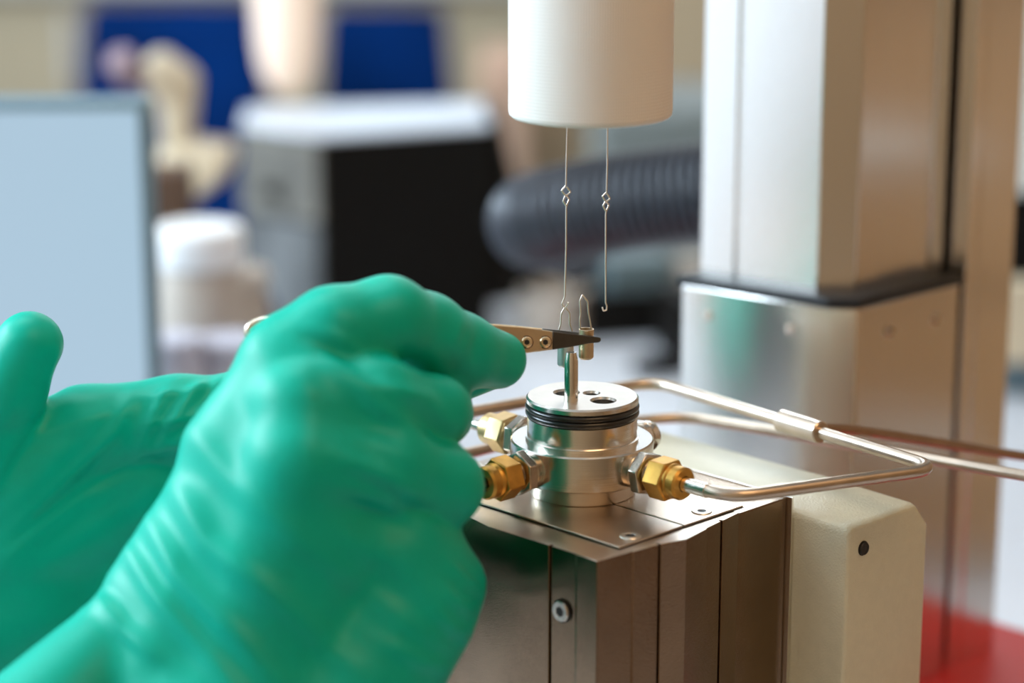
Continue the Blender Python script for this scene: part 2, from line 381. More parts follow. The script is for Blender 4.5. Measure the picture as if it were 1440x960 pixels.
d_ = (np.array([24.5, 75, 12])-np.array([97.5, -15.5, 12])); d_ /= np.linalg.norm(d_)
m_ = np.array([97.5, -15.5, 12])+d_*53
MB().lathe([(2.9, -8.2), (3.3, -7.8), (3.3, 7.8), (2.9, 8.2)], m_, d_, 32).obj('coupling', M['tube'], tA, ang=25)
zB = -1.5
pb = [pl(600, 652, zB), pl(742, 616, zB), pl(905, 590, zB), pl(965, 586, zB), pl(1095, 607, zB), pl(1480, 676, zB), (230, -30, -2), (417, 20, -2)]
tube_thing('steel_tube', pb, 1.7, 22, 'thin steel tube running behind the chamber across to the right edge', seg=12)
pc_ = [m_-d_*2+np.array([2, 0, 0]), at(1200, 603, 725), at(1480, 648, 760), (230, 60, 8), (417, 90, 8)]
tube_thing('steel_tube', pc_, 1.5, 15, 'thin brown tube leaving to the right in front of the column', 'tube_brown', seg=12)
c, A = fl
tube_thing('steel_tube', [c+A*37.5, c+A*50, (-58, -52, 11), (-80, -40, 11)], 1.5, 8, 'short steel tube entering the left front brass nut', 'hexsteel')
c, A = fb
tube_thing('steel_tube', [c+A*37.5, c+A*55, c+A*80+np.array([-5, -6, 0])], 1.7, 8, 'short silver tube entering the pale nut at the back left', 'steel')

# ------------------------------------------------------------------ ivory cover
cv = thing('instrument_cover', 'ivory textured metal cover box right of the bronze block with a black socket screw', 'cover', uv(88, 20, BT))
def cover_section(v, ztop, dz=0):
    return [(70, BT), (70, ztop-2.2), (70.9, ztop-.6), (72.4, ztop), (100.5, ztop), (101.6, ztop-.4), (107.4, ztop-7.0), (107.8, ztop-8.2), (107.8, BT)]
s_ = MB(); rows = []
for v, zt, ins in ((-21.2, -6.6, 1.2), (-20.6, -6.0, .3), (-19.0, -5.4, 0), (9.0, -4.7, 0), (10.5, -4.5, 0), (78, -4.5, 0)):
    row = []
    for a, z in cover_section(v, zt):
        a2 = min(max(a, 70+ins), 107.8-ins); row.append(uv(a2, v, z))
    rows.append(row)
n = len(rows[0]); vs = [q for r_ in rows for q in r_]
fs = [(i*n+k, i*n+(k+1) % n, (i+1)*n+(k+1) % n, (i+1)*n+k) for i in range(len(rows)-1) for k in range(n)] + [tuple(range(n)), tuple(range(len(rows)*n-1, (len(rows)-1)*n-1, -1))]
s_.add(vs, fs).obj('shell', M['ivory'], cv, bevel=.5, ang=40)
MB().prism(uvrect(70.6, 107.2, -20.4, -19.6), BT+1, -150).obj('foot_flange', M['ivory'], cv)
u_s = 77.0
socket_screw(uv(u_s, -21.3, -13.0), (-VV[0], -VV[1], 0), 1.9, M['black_metal'], cv)

# ------------------------------------------------------------------ big column on red base
RB = -121.0
red = thing('red_base', 'red plastic base plate under the tall aluminium column', 'base', uv(230, 100, BT))
def upoly(L): return [tuple(PC+UU*a+VV*b) for a, b in L]
MB().prism(uvrect(150, 300, -70, 200), RB-26, RB).obj('plate', M['red'], red, bevel=3)
MB().prism(uvrect(158, 292, -62, 192), BT, RB-26.1).obj('plinth', M['black'], red, bevel=1)
cl = thing('lift_column', 'tall square aluminium lift column with black gasket band behind the chamber', 'column', uv(215, 100, RB))
low = [(180.0, 74.6), (186.5, 66.0), (241, 64.2), (241, 131), (171.5, 131)]
MB().prism(upoly(low), RB, 22.6).obj('lower_housing', M['col_alu'], cl, bevel=.8)
gk = [(179.2, 74.0), (186.2, 65.2), (243, 63.4), (243, 132), (170.6, 132)]
MB().prism(upoly(gk), 22.6, 25.8).obj('gasket_band', M['gasket'], cl, bevel=.5)
upp = [(184.8, 82.7), (194.1, 73.5)] + [(207.5, 73.5), (207.5, 74.1), (228, 74.1), (228, 73.6), (245.4, 73.6)] + [(245.4, 128.5), (178.3, 128.5), (179.3, 121.6), (179.9, 121.6), (180.0, 117), (179.5, 117)]
MB().prism(upoly([(184.8, 82.7), (194.1, 73.5), (207.5, 73.5), (207.5, 74.3), (236, 74.3), (236, 73.7), (243, 73.7), (243, 128.5), (178.3, 128.5), (180.2, 115.0), (181.0, 115.0), (181.2, 113.6), (180.5, 113.4)]), 24, 330).obj('upper_profile', M['col_alu'], cl, bevel=.5, ang=12)
MB().prism(upoly([(243.2, 80), (250, 80), (250, 128), (243.2, 128)]), RB, 330).obj('seal_strip', M['gasket'], cl)  # black strip in the gap between upper and rear profile
MB().prism(upoly([(246, 65.8), (252.8, 65.8), (253.2, 65.5), (274.5, 65.5), (274.5, 132), (246, 132)]), RB, 330).obj('rear_profile', M['col_alu'], cl, bevel=.8, ang=12)
for u0, v0 in ((203, 65.2), (228, 64.6)):
    MB().lathe([(1.7, 0), (1.4, .8)], uv(u0, v0, 12), (-VV[0], -VV[1], 0), 20).obj('screw', M['tube'], cl)
for v0 in (120, 88):
    MB().lathe([(1.7, 0), (1.4, .8)], uv(171.5+(131-v0)*.15, v0, 13), (-UU[0], -UU[1], 0), 20).obj('screw', M['tube'], cl)
# arm that carries the white cylinder, above the frame
MB().prism([(-20, -16), (24, -16), (110, 150), (150, 190), (80, 190), (30, 110), (-20, 20)], 262, 290).obj('support_arm', M['col_alu'], cl, bevel=2)

# ------------------------------------------------------------------ white cylinder + hanging wires
AX = 1.6; ZW = 106.6; RW = 22.2
wc = MB().lathe([(2, ZW+.3), (RW-2.0, ZW), (RW-.9, ZW+.25), (RW-.2, ZW+.9), (RW, ZW+1.9), (RW, 262)], (AX, 0, 0), seg=160).obj('ceramic_cylinder', M['ceramic'], None, ang=50, origin=(AX, 0, ZW))
tag(wc, 'matt white knurled cylinder hanging open above the chamber', 'cylinder')
def wire(name, paths, Y, r, label, group=None):
    t = thing(name, label, 'wire', py(paths[0][1][0][0], paths[0][1][0][1], Y))
    for nm, pts, closed in paths:
        P = []
        for q in pts:
            yy = Y if len(q) < 3 else Y+q[2]
            P.append(py(q[0], q[1], yy))
        if closed: P.append(P[0]); P.append(P[1]*.2+P[0]*.8)
        MB().sweep(arc_path(P, .28, 4), r, 8).obj(nm, M['wire'], t, ang=60)
    return t
wire('hanging_wire', [('upper_link', [(798.5, 160), (797, 215), (795.8, 261), (789.5, 268), (795.5, 275.5), (802.5, 270), (796.5, 262.5)], False),
                      ('lower_link', [(796, 289), (791.8, 283), (795.5, 273.5), (800.5, 280, .8), (797, 288.5), (796.3, 292), (796, 350), (794.3, 417), (790.2, 427), (794.5, 433), (798.6, 428, -.5), (798.8, 425, -.8)], False)], 2.0, .23,
     'left thin wire under the white cylinder, hooked to the grey crucible')
wire('hanging_wire', [('upper_link', [(854.3, 160), (854, 230), (853, 270), (847, 276), (852, 284), (858, 279), (853, 271.5)], False),
                      ('lower_link', [(852, 297), (848, 289.5), (851.5, 282.5), (856.3, 288, .8), (852.8, 296.5), (851.9, 300), (851.7, 360), (851.7, 426), (853.5, 430), (853, 436), (848.5, 437, -.4), (847, 432, -.8)], False)], 2.0, .23,
     'right thin wire under the white cylinder with an empty hook')

def crucible(label, xl, xr, ytop, ybot, Y, bail, m):
    a = py((xl+xr)/2, ytop, Y); b = py((xl+xr)/2, ybot, Y)
    R = (xr-xl)/2*(b[1]-CAM[1])/FPX*1.12
    t = thing('crucible', label, 'crucible', b)
    MB().lathe([(R*.8, 0), (R, .5), (R, a[2]-b[2]), (R*.86, a[2]-b[2]), (R*.84, 1.0), (.01, .9)], b, seg=40).obj('cup', m, t, ang=30)
    P = [py(x, y, Y) for x, y in bail]
    MB().sweep(arc_path(P, .3, 4), .23, 8).obj('bail', M['wire'], t, ang=60)
crucible('small brassy crucible with a tall wire bail gripped in the tweezer tips', 814.5, 834, 462.5, 504, -3.5, [(816, 464), (815.2, 450), (816.5, 440), (815.5, 423), (819, 414.5), (826.5, 424), (827.5, 440), (829.5, 450), (831.5, 463)], M['crucible'])
crucible('small grey crucible hanging from the left wire behind the tweezers', 784.5, 806, 470, 514.5, 3.4, [(785.5, 472), (786, 463), (788.5, 455), (789.5, 440), (794.5, 431.5), (801, 440), (801, 455), (804, 463), (804.5, 472)], M['crucible_grey'])

# ------------------------------------------------------------------ tweezers
tw = thing('tweezers', 'satin steel tweezers with black tips held by the gloved fingers', 'tweezers', at(560, 474, 662))
def ribbon(keys, thick, name, m, dOff, rear=False):
    # keys: (x px, y top px, y bottom px, depth mm)
    vs = []
    for x, yt, yb, D in keys:
        for y, dd in ((yt, 0), (yb, 0), (yb, thick), (yt, thick)):
            vs.append(at(x, y, D+dd+dOff-(11.0 if rear else 8.8)))
    n = len(keys); fs = [(i*4+k, i*4+(k+1) % 4, (i+1)*4+(k+1) % 4, (i+1)*4+k) for i in range(n-1) for k in range(4)]+[(0, 1, 2, 3), (4*n-1, 4*n-2, 4*n-3, 4*n-4)]
    return MB().add(vs, fs).obj(name, m, tw, bevel=.25, ang=40)
ribbon([(380, 455, 478, 640), (470, 452, 486, 648), (600, 453, 494, 655), (690, 456, 497, 661), (735, 459.5, 497, 664), (780, 466, 491, 667)], 1.1, 'arm', M['tweezer'], 0)
ribbon([(777, 465.5, 491.5, 666.5), (800, 468.5, 488, 668.5), (828, 472, 482.8, 670.4), (842, 473.5, 481, 671.3), (845, 475, 479, 671.5)], 1.3, 'tip', M['tip'], 0)
ribbon([(380, 453, 478, 652), (470, 449, 480, 660), (600, 450, 484, 672), (680, 454, 486, 678), (730, 458, 483, 679.5), (765, 462.0, 480, 680)], 1.1, 'arm', M['tweezer'], 0, True)
ribbon([(762, 461.6, 480.4, 679.8), (790, 464.5, 477, 680), (812, 467, 475, 679.5), (822, 470, 475, 679)], 1.1, 'tip', M['tip'], 0, True)
# rounded tail that joins both arms
tl = MB(); P = []
for k in range(13):
    a = PI*k/12; P.append(at(382-32*math.sin(a), 466-15*math.cos(a)*1.0, 637))
tl.sweep(P, 1.5, 10).obj('tail', M['tweezer'], tw, ang=60)
fwd = np.array([0, CP, -SP])
for x, y, D in ((767, 481, 666), (741, 481, 664.3)):
    c0 = at(x, y, D-8.9); s_ = MB().lathe([(1.55, -.3), (1.55, .3), (1.2, .55), (.5, .5)], c0, -fwd, 24).obj('rivet', M['crucible'], tw, ang=30); MB().lathe([(.85, .45), (.75, .58)], c0, -fwd, 6).obj('socket', M['black_metal'], s_); MB().lathe([(1.8, -.2), (1.8, .12)], c0, -fwd, 24).obj('recess', M['brown'], s_)

# ------------------------------------------------------------------ organic bodies: blended capsules
def capsule_mesh(a, b, ra, rb, seg=16, rings=5):
    a = np.array(a, float); b = np.array(b, float); d = b-a; L = np.linalg.norm(d); d = d/L if L > 1e-6 else np.array([0, 0, 1.0])
    prof = [(ra*math.cos(t), -ra*math.sin(-t)) for t in []]
    pr = []
    for k in range(rings):
        t = -PI/2+(k+.35)*(PI/2)/rings; pr.append((ra*math.cos(t), ra*math.sin(t)))
    for k in range(rings):
        t = (k+.65)*(PI/2)/rings; pr.append((rb*math.cos(t), L+rb*math.sin(t)))
    return pr, a, d, seg
def sdf(P, caps, k):
    F = None
    for a, b, ra, rb in caps:
        ba = b-a; q = P-a; h = np.clip((q@ba)/max(ba@ba, 1e-9), 0, 1)
        d = np.linalg.norm(q-h[:, None]*ba, axis=1)-(ra+(rb-ra)*h)
        if F is None: F = d
        else:
            t = np.clip(.5+.5*(F-d)/k, 0, 1); F = F*(1-t)+d*t-k*t*(1-t)
    return F
def organic(name, caps, voxel, k, m, parent, disp=None, origin=(0, 0, 0), smooth=4):
    caps = [(np.array(a, float), np.array(b, float), ra, rb) for a, b, ra, rb in caps]
    mb = MB()
    for a, b, ra, rb in caps:
        pr, c0, d, sg = capsule_mesh(a, b, ra, rb); mb.lathe(pr, c0, d, sg)
    tmp = mb.obj('tmp', m)
    r = tmp.modifiers.new('r', 'REMESH'); r.mode = 'VOXEL'; r.voxel_size = voxel*.001
    me = evald(tmp); bpy.data.objects.remove(tmp)
    n = len(me.vertices); co = np.empty(n*3, np.float32); me.vertices.foreach_get('co', co); P = co.reshape(-1, 3).astype(float)*1000
    ed = np.empty(len(me.edges)*2, np.int32); me.edges.foreach_get('vertices', ed); ed = ed.reshape(-1, 2)
    deg = np.bincount(ed.ravel(), minlength=n).astype(float)[:, None]
    def relax(P, it, w=.6):
        for _ in range(it):
            S = np.zeros_like(P)
            for ax in range(3):
                S[:, ax] = np.bincount(ed[:, 0], P[ed[:, 1], ax], n)+np.bincount(ed[:, 1], P[ed[:, 0], ax], n)
            P = P*(1-w)+w*S/deg
        return P
    e = voxel*.5
    for it in range(5):
        P = relax(P, 2)
        F = sdf(P, caps, k); G = np.stack([sdf(P+np.eye(3)[i]*e, caps, k)-sdf(P-np.eye(3)[i]*e, caps, k) for i in range(3)], 1)/(2*e)
        P = P-F[:, None]*G/np.maximum((G*G).sum(1), .2)[:, None]
    P = relax(P, smooth, .5)
    if disp is not None:
        G = np.stack([sdf(P+np.eye(3)[i]*e, caps, k)-sdf(P-np.eye(3)[i]*e, caps, k) for i in range(3)], 1)
        G /= np.maximum(np.linalg.norm(G, axis=1), 1e-9)[:, None]
        P = P+G*disp(P, G)[:, None]; P = relax(P, 1, .4)
    o0 = np.array(W(origin)); Q = P.copy(); Q[:, 2] += Z0; Q = Q*.001-o0
    me.vertices.foreach_set('co', Q.astype(np.float32).ravel()); me.update()
    me.polygons.foreach_set('use_smooth', [True]*len(me.polygons)); me.materials.clear(); me.materials.append(m)
    me.name = name; o = bpy.data.objects.new(name, me); COL.objects.link(o)
    o.location = Vector(o0)
    if parent is not None: o.parent = parent; o.location = Vector(o0)-parent_origin(parent)
    return o
def chain(pts): return [(pts[i][0], pts[i+1][0], pts[i][1], pts[i+1][1]) for i in range(len(pts)-1)]
def A_(x, y, D, r): return (at(x, y, D), r)

# crease: polyline (in mm on the x-z plane of the hand), width and height of the fold
def folds(lines, noise_amp=.25, ns=.09, seed=3):
    L = [([(at(x, y, 612)[0], at(x, y, 612)[2]) for x, y in pts], w*1.2, h) for pts, w, h in lines]
    rng = np.random.RandomState(seed); K = rng.normal(size=(10, 3))*ns; PH = rng.rand(10)*6.28
    def f(P, N):
        D = np.zeros(len(P)); S = P[:, [0, 2]]*1.0
        # undo perspective between this depth and the guide plane
        dep = (P-CAM)@fwd; sx = CAM[0]+(P[:, 0]-CAM[0])*612/dep
        up = (P-CAM)@np.array([0, SP, CP])*612/dep; zz = CAM[2]-612*SP+up*CP
        S = np.stack([sx, zz], 1)
        front = np.clip(-(N@fwd)*2.5, 0, 1)
        for pts, w, h in L:
            best = np.full(len(P), 1e9); tt = np.zeros(len(P)); n = len(pts)-1; side = np.zeros(len(P))
            for i in range(n):
                a = np.array(pts[i]); b = np.array(pts[i+1]); ba = b-a; q = S-a; t = np.clip(q@ba/(ba@ba), 0, 1)
                dv = q-t[:, None]*ba; d = np.linalg.norm(dv, axis=1); m_ = d < best
                best[m_] = d[m_]; tt[m_] = ((i+t)/n)[m_]; side[m_] = np.sign(ba[0]*dv[:, 1]-ba[1]*dv[:, 0])[m_]
            env = np.sin(np.clip(tt, .02, .98)*PI)**.6
            x = best/w
            D += h*env*front*(np.exp(-x*x*1.6)-.35*np.exp(-(np.abs(x)-1.5)**2*1.4))
        nz = np.zeros(len(P))
        for k_, p_ in zip(K, PH): nz += np.sin(P@k_*2+p_)
        return D+noise_amp*nz/3
    return f
body_caps = []
O = np.array
# -- right hand (nearer the lens): back of the hand faces the viewer
R_wrist = A_(330, 1010, 606, 26)
RH = chain([A_(415, 505, 612, 12.5), A_(470, 470, 612, 11.8), A_(545, 446, 618, 10.2), A_(600, 468, 630, 9.8), A_(648, 494, 641, 9.6), A_(700, 506, 652, 7.9)])
RH += chain([A_(430, 575, 602, 14), A_(530, 562, 606, 10.4), A_(612, 578, 620, 8.6), A_(618, 582, 640, 8.2), A_(560, 610, 664, 7.5)])
RH += chain([A_(425, 650, 598, 15), A_(540, 655, 604, 11.2), A_(622, 684, 616, 10.0), A_(622, 694, 640, 8.6), A_(560, 700, 660, 7.5)])
RH += chain([A_(440, 760, 604, 14), A_(560, 775, 610, 12.2), A_(622, 822, 622, 10.4), A_(610, 825, 644, 9), A_(560, 800, 660, 7.5)])
RH += [(at(485, 510, 616), at(500, 640, 608), 11, 12.5), (at(500, 640, 608), at(520, 770, 612), 12.5, 13)]
RH += chain([A_(330, 640, 612, 14), A_(400, 540, 612, 13)])
for q in (A_(415, 520, 612, 14), A_(430, 590, 606, 15), A_(425, 660, 602, 16), A_(450, 760, 606, 16)):
    RH.append((R_wrist[0], q[0], 24, q[1]))
RH += [(at(250, 960, 606), at(360, 640, 610), 21, 15), (at(470, 985, 610), at(560, 850, 616), 24, 20), (at(235, 850, 612), at(330, 680, 614), 17, 14), (at(560, 850, 618), at(575, 790, 618), 19, 15)]
RH += chain([A_(360, 640, 625, 14), A_(470, 590, 665, 12), A_(600, 535, 684, 9.5), A_(694, 506, 688, 8.0)])
RH += [(at(340, 1010, 606), at(200, 1180, 590), 27, 29), (at(165, 915, 606), at(60, 1040, 598), 14, 20)]
rf = folds([
    ([(255, 590), (330, 680), (420, 760), (520, 830), (640, 930)], 3.2, 1.1),
    ([(225, 650), (290, 760), (400, 850), (520, 960)], 3.0, 1.3),
    ([(190, 700), (250, 810), (340, 900), (420, 990)], 2.6, 1.3),
    ([(160, 745), (215, 830), (300, 930), (360, 1000)], 2.2, 1.2),
    ([(120, 820), (170, 880), (240, 940)], 2.2, 1.1),
    ([(330, 640), (430, 730), (560, 800), (650, 880)], 4.0, .8),
    ([(440, 490), (520, 540), (600, 560), (640, 610)], 2.0, .9),
    ([(400, 470), (470, 520), (560, 590), (630, 640)], 2.4, 1.0),
    ([(470, 640), (540, 670), (620, 720)], 2.2, 1.1),
    ([(480, 680), (550, 710), (630, 755)], 2.0, .9),
    ([(420, 455), (480, 480), (540, 520)], 1.8, .7),
    ([(630, 790), (655, 815), (680, 835)], 1.3, 1.0), ([(625, 830), (650, 850), (675, 865)], 1.3, .9), ([(610, 860), (640, 885), (660, 895)], 1.4, .9),
    ([(540, 900), (590, 930), (640, 945)], 2.0, 1.0),
    ([(655, 440), (640, 480), (655, 530)], 1.6, .6), ([(668, 450), (655, 490), (668, 535)], 1.2, .5),
], .10, .05, 3)
# -- left hand (farther), palm towards the viewer
LH = chain([A_(-70, 760, 690, 15), A_(-30, 620, 684, 12.5), A_(8, 545, 680, 11.0), A_(40, 484, 678, 9.6)])
LH += chain([A_(20, 690, 694, 17), A_(120, 610, 696, 13.4), A_(250, 590, 700, 12.6), A_(340, 580, 704, 11), A_(430, 580, 712, 9)])
LH += chain([A_(20, 780, 696, 18), A_(200, 690, 706, 15), A_(330, 680, 716, 11), A_(420, 690, 722, 9)])
LH += chain([A_(20, 850, 700, 18), A_(200, 790, 712, 14), A_(330, 790, 722, 10)])
LH += chain([A_(0, 920, 704, 17), A_(180, 880, 716, 13), A_(300, 890, 724, 9)])
LH += [(at(-100, 900, 694), at(60, 640, 694), 20, 15), (at(-110, 920, 694), at(30, 860, 700), 24, 20), (at(-120, 920, 694), at(-300, 1010, 690), 26, 28), (at(-60, 700, 690), at(60, 650, 696), 14, 13)]
lf = folds([
    ([(60, 575), (10, 640), (-20, 700)], 1.8, .8), ([(190, 545), (160, 610), (90, 680), (0, 760)], 1.6, .8), ([(240, 540), (215, 590), (190, 650)], 1.6, 1.0),
    ([(290, 530), (250, 580), (215, 640)], 1.4, 1.1), ([(200, 600), (260, 590), (330, 560)], 1.3, .9), ([(195, 640), (260, 620), (330, 590)], 1.6, 1.0),
    ([(310, 525), (300, 570), (320, 610)], 1.3, .8), ([(335, 520), (330, 560), (345, 600)], 1.3, .8), ([(200, 560), (270, 548), (340, 530)], 1.2, .7),
    ([(20, 620), (90, 600), (180, 575)], 1.6, .4), ([(0, 790), (120, 700), (200, 660)], 2.4, .8), ([(75, 450), (85, 490), (70, 540)], 1.2, .5),
], .22, .07, 5)

# person: one continuous body, clothing and gloves as its children
PCX, PCY, PF = -570.0, -420.0, O([.78, .626])
def Q_(p):
    a, l_ = p[0]+560, p[1]+25
    return O([PCX+a*PF[0]-l_*PF[1], PCY+a*PF[1]+l_*PF[0], p[2]])
ORG = (PCX, PCY, -1090)
rw, lw = at(200, 1180, 590), at(-300, 1010, 690)
r_el, l_el = O([-300, -400, -110.]), O([-440, -60, -90.])
r_sh, l_sh = Q_([-540, -220, 300.]), Q_([-540, 170, 300.])
pel = Q_([-570, -30, -180.])
arms = [(rw, r_el, 27, 38), (r_el, r_sh, 40, 50), (lw, l_el, 27, 38), (l_el, l_sh, 40, 50)]
trunk = [(r_sh, l_sh, 55, 55), (Q_([-560, -110, 250.]), Q_([-565, -100, -120.]), 95, 90), (Q_([-560, 50, 250.]), Q_([-565, 50, -120.]), 95, 90), (Q_([-570, -110, -150.]), Q_([-570, 60, -150.]), 95, 95)]
legs = [(Q_([-570, -110, -180.]), Q_([-560, -115, -600.]), 85, 55), (Q_([-560, -115, -600.]), Q_([-575, -115, -1010.]), 55, 38), (Q_([-570, 60, -180.]), Q_([-560, 65, -600.]), 85, 55), (Q_([-560, 65, -600.]), Q_([-575, 65, -1010.]), 55, 38)]
head = [(Q_([-555, -25, 320.]), Q_([-535, -25, 400.]), 52, 50), (Q_([-515, -25, 470.]), Q_([-510, -25, 510.]), 72, 82), (Q_([-470, -25, 420.]), Q_([-485, -25, 450.]), 42, 55),
        (Q_([-432, -25, 478.]), Q_([-420, -25, 452.]), 8, 13), (Q_([-520, -112, 470.]), Q_([-522, -112, 490.]), 14, 16), (Q_([-520, 62, 470.]), Q_([-522, 62, 490.]), 14, 16)]
sh = lambda L, d: [(a, b, ra+d, rb+d) for a, b, ra, rb in L]
inner = [(at(340, 1010, 606), rw, 22, 24), (at(480, 800, 612), at(340, 1010, 606), 9, 20), (at(-120, 920, 694), lw, 22, 24)]
person = organic('person', sh(arms, -9)+sh(trunk, -10)+sh(legs, -10)+head+inner, 9, 22, M['skin'], None, origin=ORG, smooth=2)
tag(person, 'person wearing green gloves, hands reaching in from the left with tweezers', 'person')
shirt = organic('shirt', [(r_el*.85+r_sh*.15, r_sh, 45, 55), (l_el*.85+l_sh*.15, l_sh, 45, 55), (r_sh, l_sh, 59, 59), (Q_([-560, -110, 250.]), Q_([-565, -100, -40.]), 99, 97), (Q_([-560, 50, 250.]), Q_([-565, 50, -40.]), 99, 97)], 9, 22, M['coat'], person, origin=ORG, smooth=2)
organic('trousers', sh(legs, 4)+[(Q_([-570, -110, -170.]), Q_([-570, 60, -170.]), 101, 101)], 10, 18, M['navy'], person, origin=ORG, smooth=2)
for y in (-115, 65): organic('shoe', [(Q_([-590, y, -1050.]), Q_([-480, y, -1058.]), 38, 30)], 6, 8, M['sole'], person, origin=ORG, smooth=2)
organic('hair', [(Q_([-530, -25, 490.]), Q_([-525, -25, 530.]), 84, 82)], 8, 10, M['hair'], person, origin=ORG, smooth=2)
for y in (-52, 2):
    MB().lathe([(5, -4), (13, 0), (9, 7), (2, 10)], Q_([-447, y, 478]), (PF[0], PF[1], 0), 16).obj('eye', M['white_plastic'], person)
MB().sweep([Q_(q) for q in ((-430, -48, 422), (-424, -25, 418), (-430, -2, 422))], 4, 8).obj('mouth', M['salmon'], person)
g1 = organic('glove', RH, 1.1, 4.0, M['glove'], person, disp=rf, origin=ORG, smooth=2)
g2 = organic('glove', LH, 1.25, 4.5, M['glove'], person, disp=lf, origin=ORG, smooth=2)
g1['label'] = 'green nitrile glove on the near hand, knuckles towards the viewer'
g2['label'] = 'green nitrile glove on the far left hand with thumb raised'

# ------------------------------------------------------------------ background on the bench
def zproj(x, D, z=BT):          # point on level z at column x and depth D
    dz = (z-CAM[2]+D*SP)/CP/D    # tan of the pixel offset
    return np.array([CAM[0]+D*(x-720)/FPX, CAM[1]+D*(CP+dz*SP), z])
# monitor
mo = thing('monitor', 'pale blue lit screen in a dark frame at the left edge', 'monitor', (-270, 330, BT))
D = 1000; tr = at(203, 146, D); bl_z = BT+45
YM = tr[1]
xr = tr[0]; xl_ = xr-330; zt = tr[2]
MB().prism([(xl_, YM-2), (xr, YM+8), (xr, YM+28), (xl_, YM+18)], bl_z, zt).obj('housing', M['bezel'], mo, bevel=3)
MB().prism([(xl_+8, YM-4.2), (xr-4, YM+5.6), (xr-4, YM+7), (xl_+8, YM-2.8)], bl_z+10, zt-4).obj('screen_panel', M['screen'], mo)
MB().box((xl_+165, YM+35, BT+50), (40, 24, 100)).obj('neck', M['bezel'], mo, bevel=2)
MB().box((xl_+165, YM+40, BT+4), (170, 120, 8)).obj('foot', M['bezel'], mo, bevel=2)

# black box with white top
D = 1560
c0 = at(452, 190, D); zt = c0[2]
c1 = pl(690, 174, zt); c2 = pl(338, 174, zt); 
c3 = c1+(c2-c0)
pt = [tuple(q[:2]) for q in (c0, c1, c3, c2)]
# top far edge was seen at y 135: stretch the depth to meet it
pc_box = thing('bench_instrument', 'black box with a bright white top and silver front', 'instrument', (c0[0]+60, c0[1]+60, BT))
far = pl(684, 142, zt); farl = pl(345, 151, zt)
pt = [tuple(c0[:2]), tuple(c1[:2]), tuple(far[:2]), tuple(farl[:2]), tuple(c2[:2])]
MB().prism(pt, BT, zt-3).obj('body', M['black'], pc_box, bevel=2)
MB().prism(pt, zt-3, zt).obj('lid', M['white_top'], pc_box, bevel=1)
def fpanel(t0, t1, z0, z1, m, nm):
    a = c2+(c0-c2)*t0; b = c2+(c0-c2)*t1; n_ = np.array([-(c0-c2)[1], (c0-c2)[0]]); n_ = n_/np.linalg.norm(n_)
    if n_[1] > 0: n_ = -n_
    pp = [tuple(a[:2]+n_*3), tuple(b[:2]+n_*3), tuple(b[:2]), tuple(a[:2])]
    MB().prism(pp, z0, z1).obj(nm, M[m], pc_box, bevel=.6)
H = zt-BT
fpanel(.02, .98, zt-.40*H, zt-4, 'silver_panel', 'front_panel')
fpanel(.02, .98, BT+4, zt-.42*H, 'grey_panel', 'front_panel')
MB().box((c2[0]+22, c2[1]-26, zt-.28*H), (10, 6, 8)).obj('knob', M['black'], pc_box)
# dark wedge shape at its right
wg = MB(); a = zproj(690, 1640); s_ = [tuple(at(x, y, 1640)) for x, y in ((680, 150), (706, 185), (760, 420), (680, 430))]
wedge = wg.add([*s_, *[tuple(np.array(q)+np.array([0, 60, 0])) for q in s_]], [(0, 1, 2, 3), (7, 6, 5, 4), (0, 4, 5, 1), (1, 5, 6, 2), (2, 6, 7, 3), (3, 7, 4, 0)]).obj('sloping_case', M['black'], None, bevel=3, origin=(a[0], a[1], BT))
tag(wedge, 'dark sloping case behind the left end of the corrugated hose', 'case')

# corrugated hose
R0 = 19.3; D = 1000
hp = [at(1120, 262, 960), at(1000, 270, 970), at(880, 283, 985), at(800, 298, 1000), at(756, 307, 1022), at(748, 314, 1060), at(768, 322, 1100), at(800, 330, 1130)]
hp = arc_path(hp, 45, 8)
# resample evenly and corrugate
seglen = [0]
for i in range(1, len(hp)): seglen.append(seglen[-1]+np.linalg.norm(hp[i]-hp[i-1]))
N = int(seglen[-1]/.7); rs = []
for k in range(N+1):
    s = seglen[-1]*k/N; i = max(j for j in range(len(seglen)) if seglen[j] <= s+1e-9); i = min(i, len(hp)-2)
    t = (s-seglen[i])/max(seglen[i+1]-seglen[i], 1e-9); rs.append(hp[i]*(1-t)+hp[i+1]*t)
rad = [R0*(1+.0)+1.3*math.sin(2*PI*k/6.0) for k in range(N+1)]
hs = tag(MB().sweep(rs, rad, 28).obj('corrugated_hose', M['hose'], None, ang=70, origin=rs[0]), 'dark slate corrugated hose lying across behind the hanging wires', 'hose')

def boxthing(name, label, cat, x, D, w, d, h, m, rz=0.0, z=BT, bev=2):
    p = zproj(x, D, z); return tag(MB().box((p[0], p[1], z+h/2), (w, d, h), rz).obj(name, M[m], None, bevel=bev, origin=(p[0], p[1], z)), label, cat)
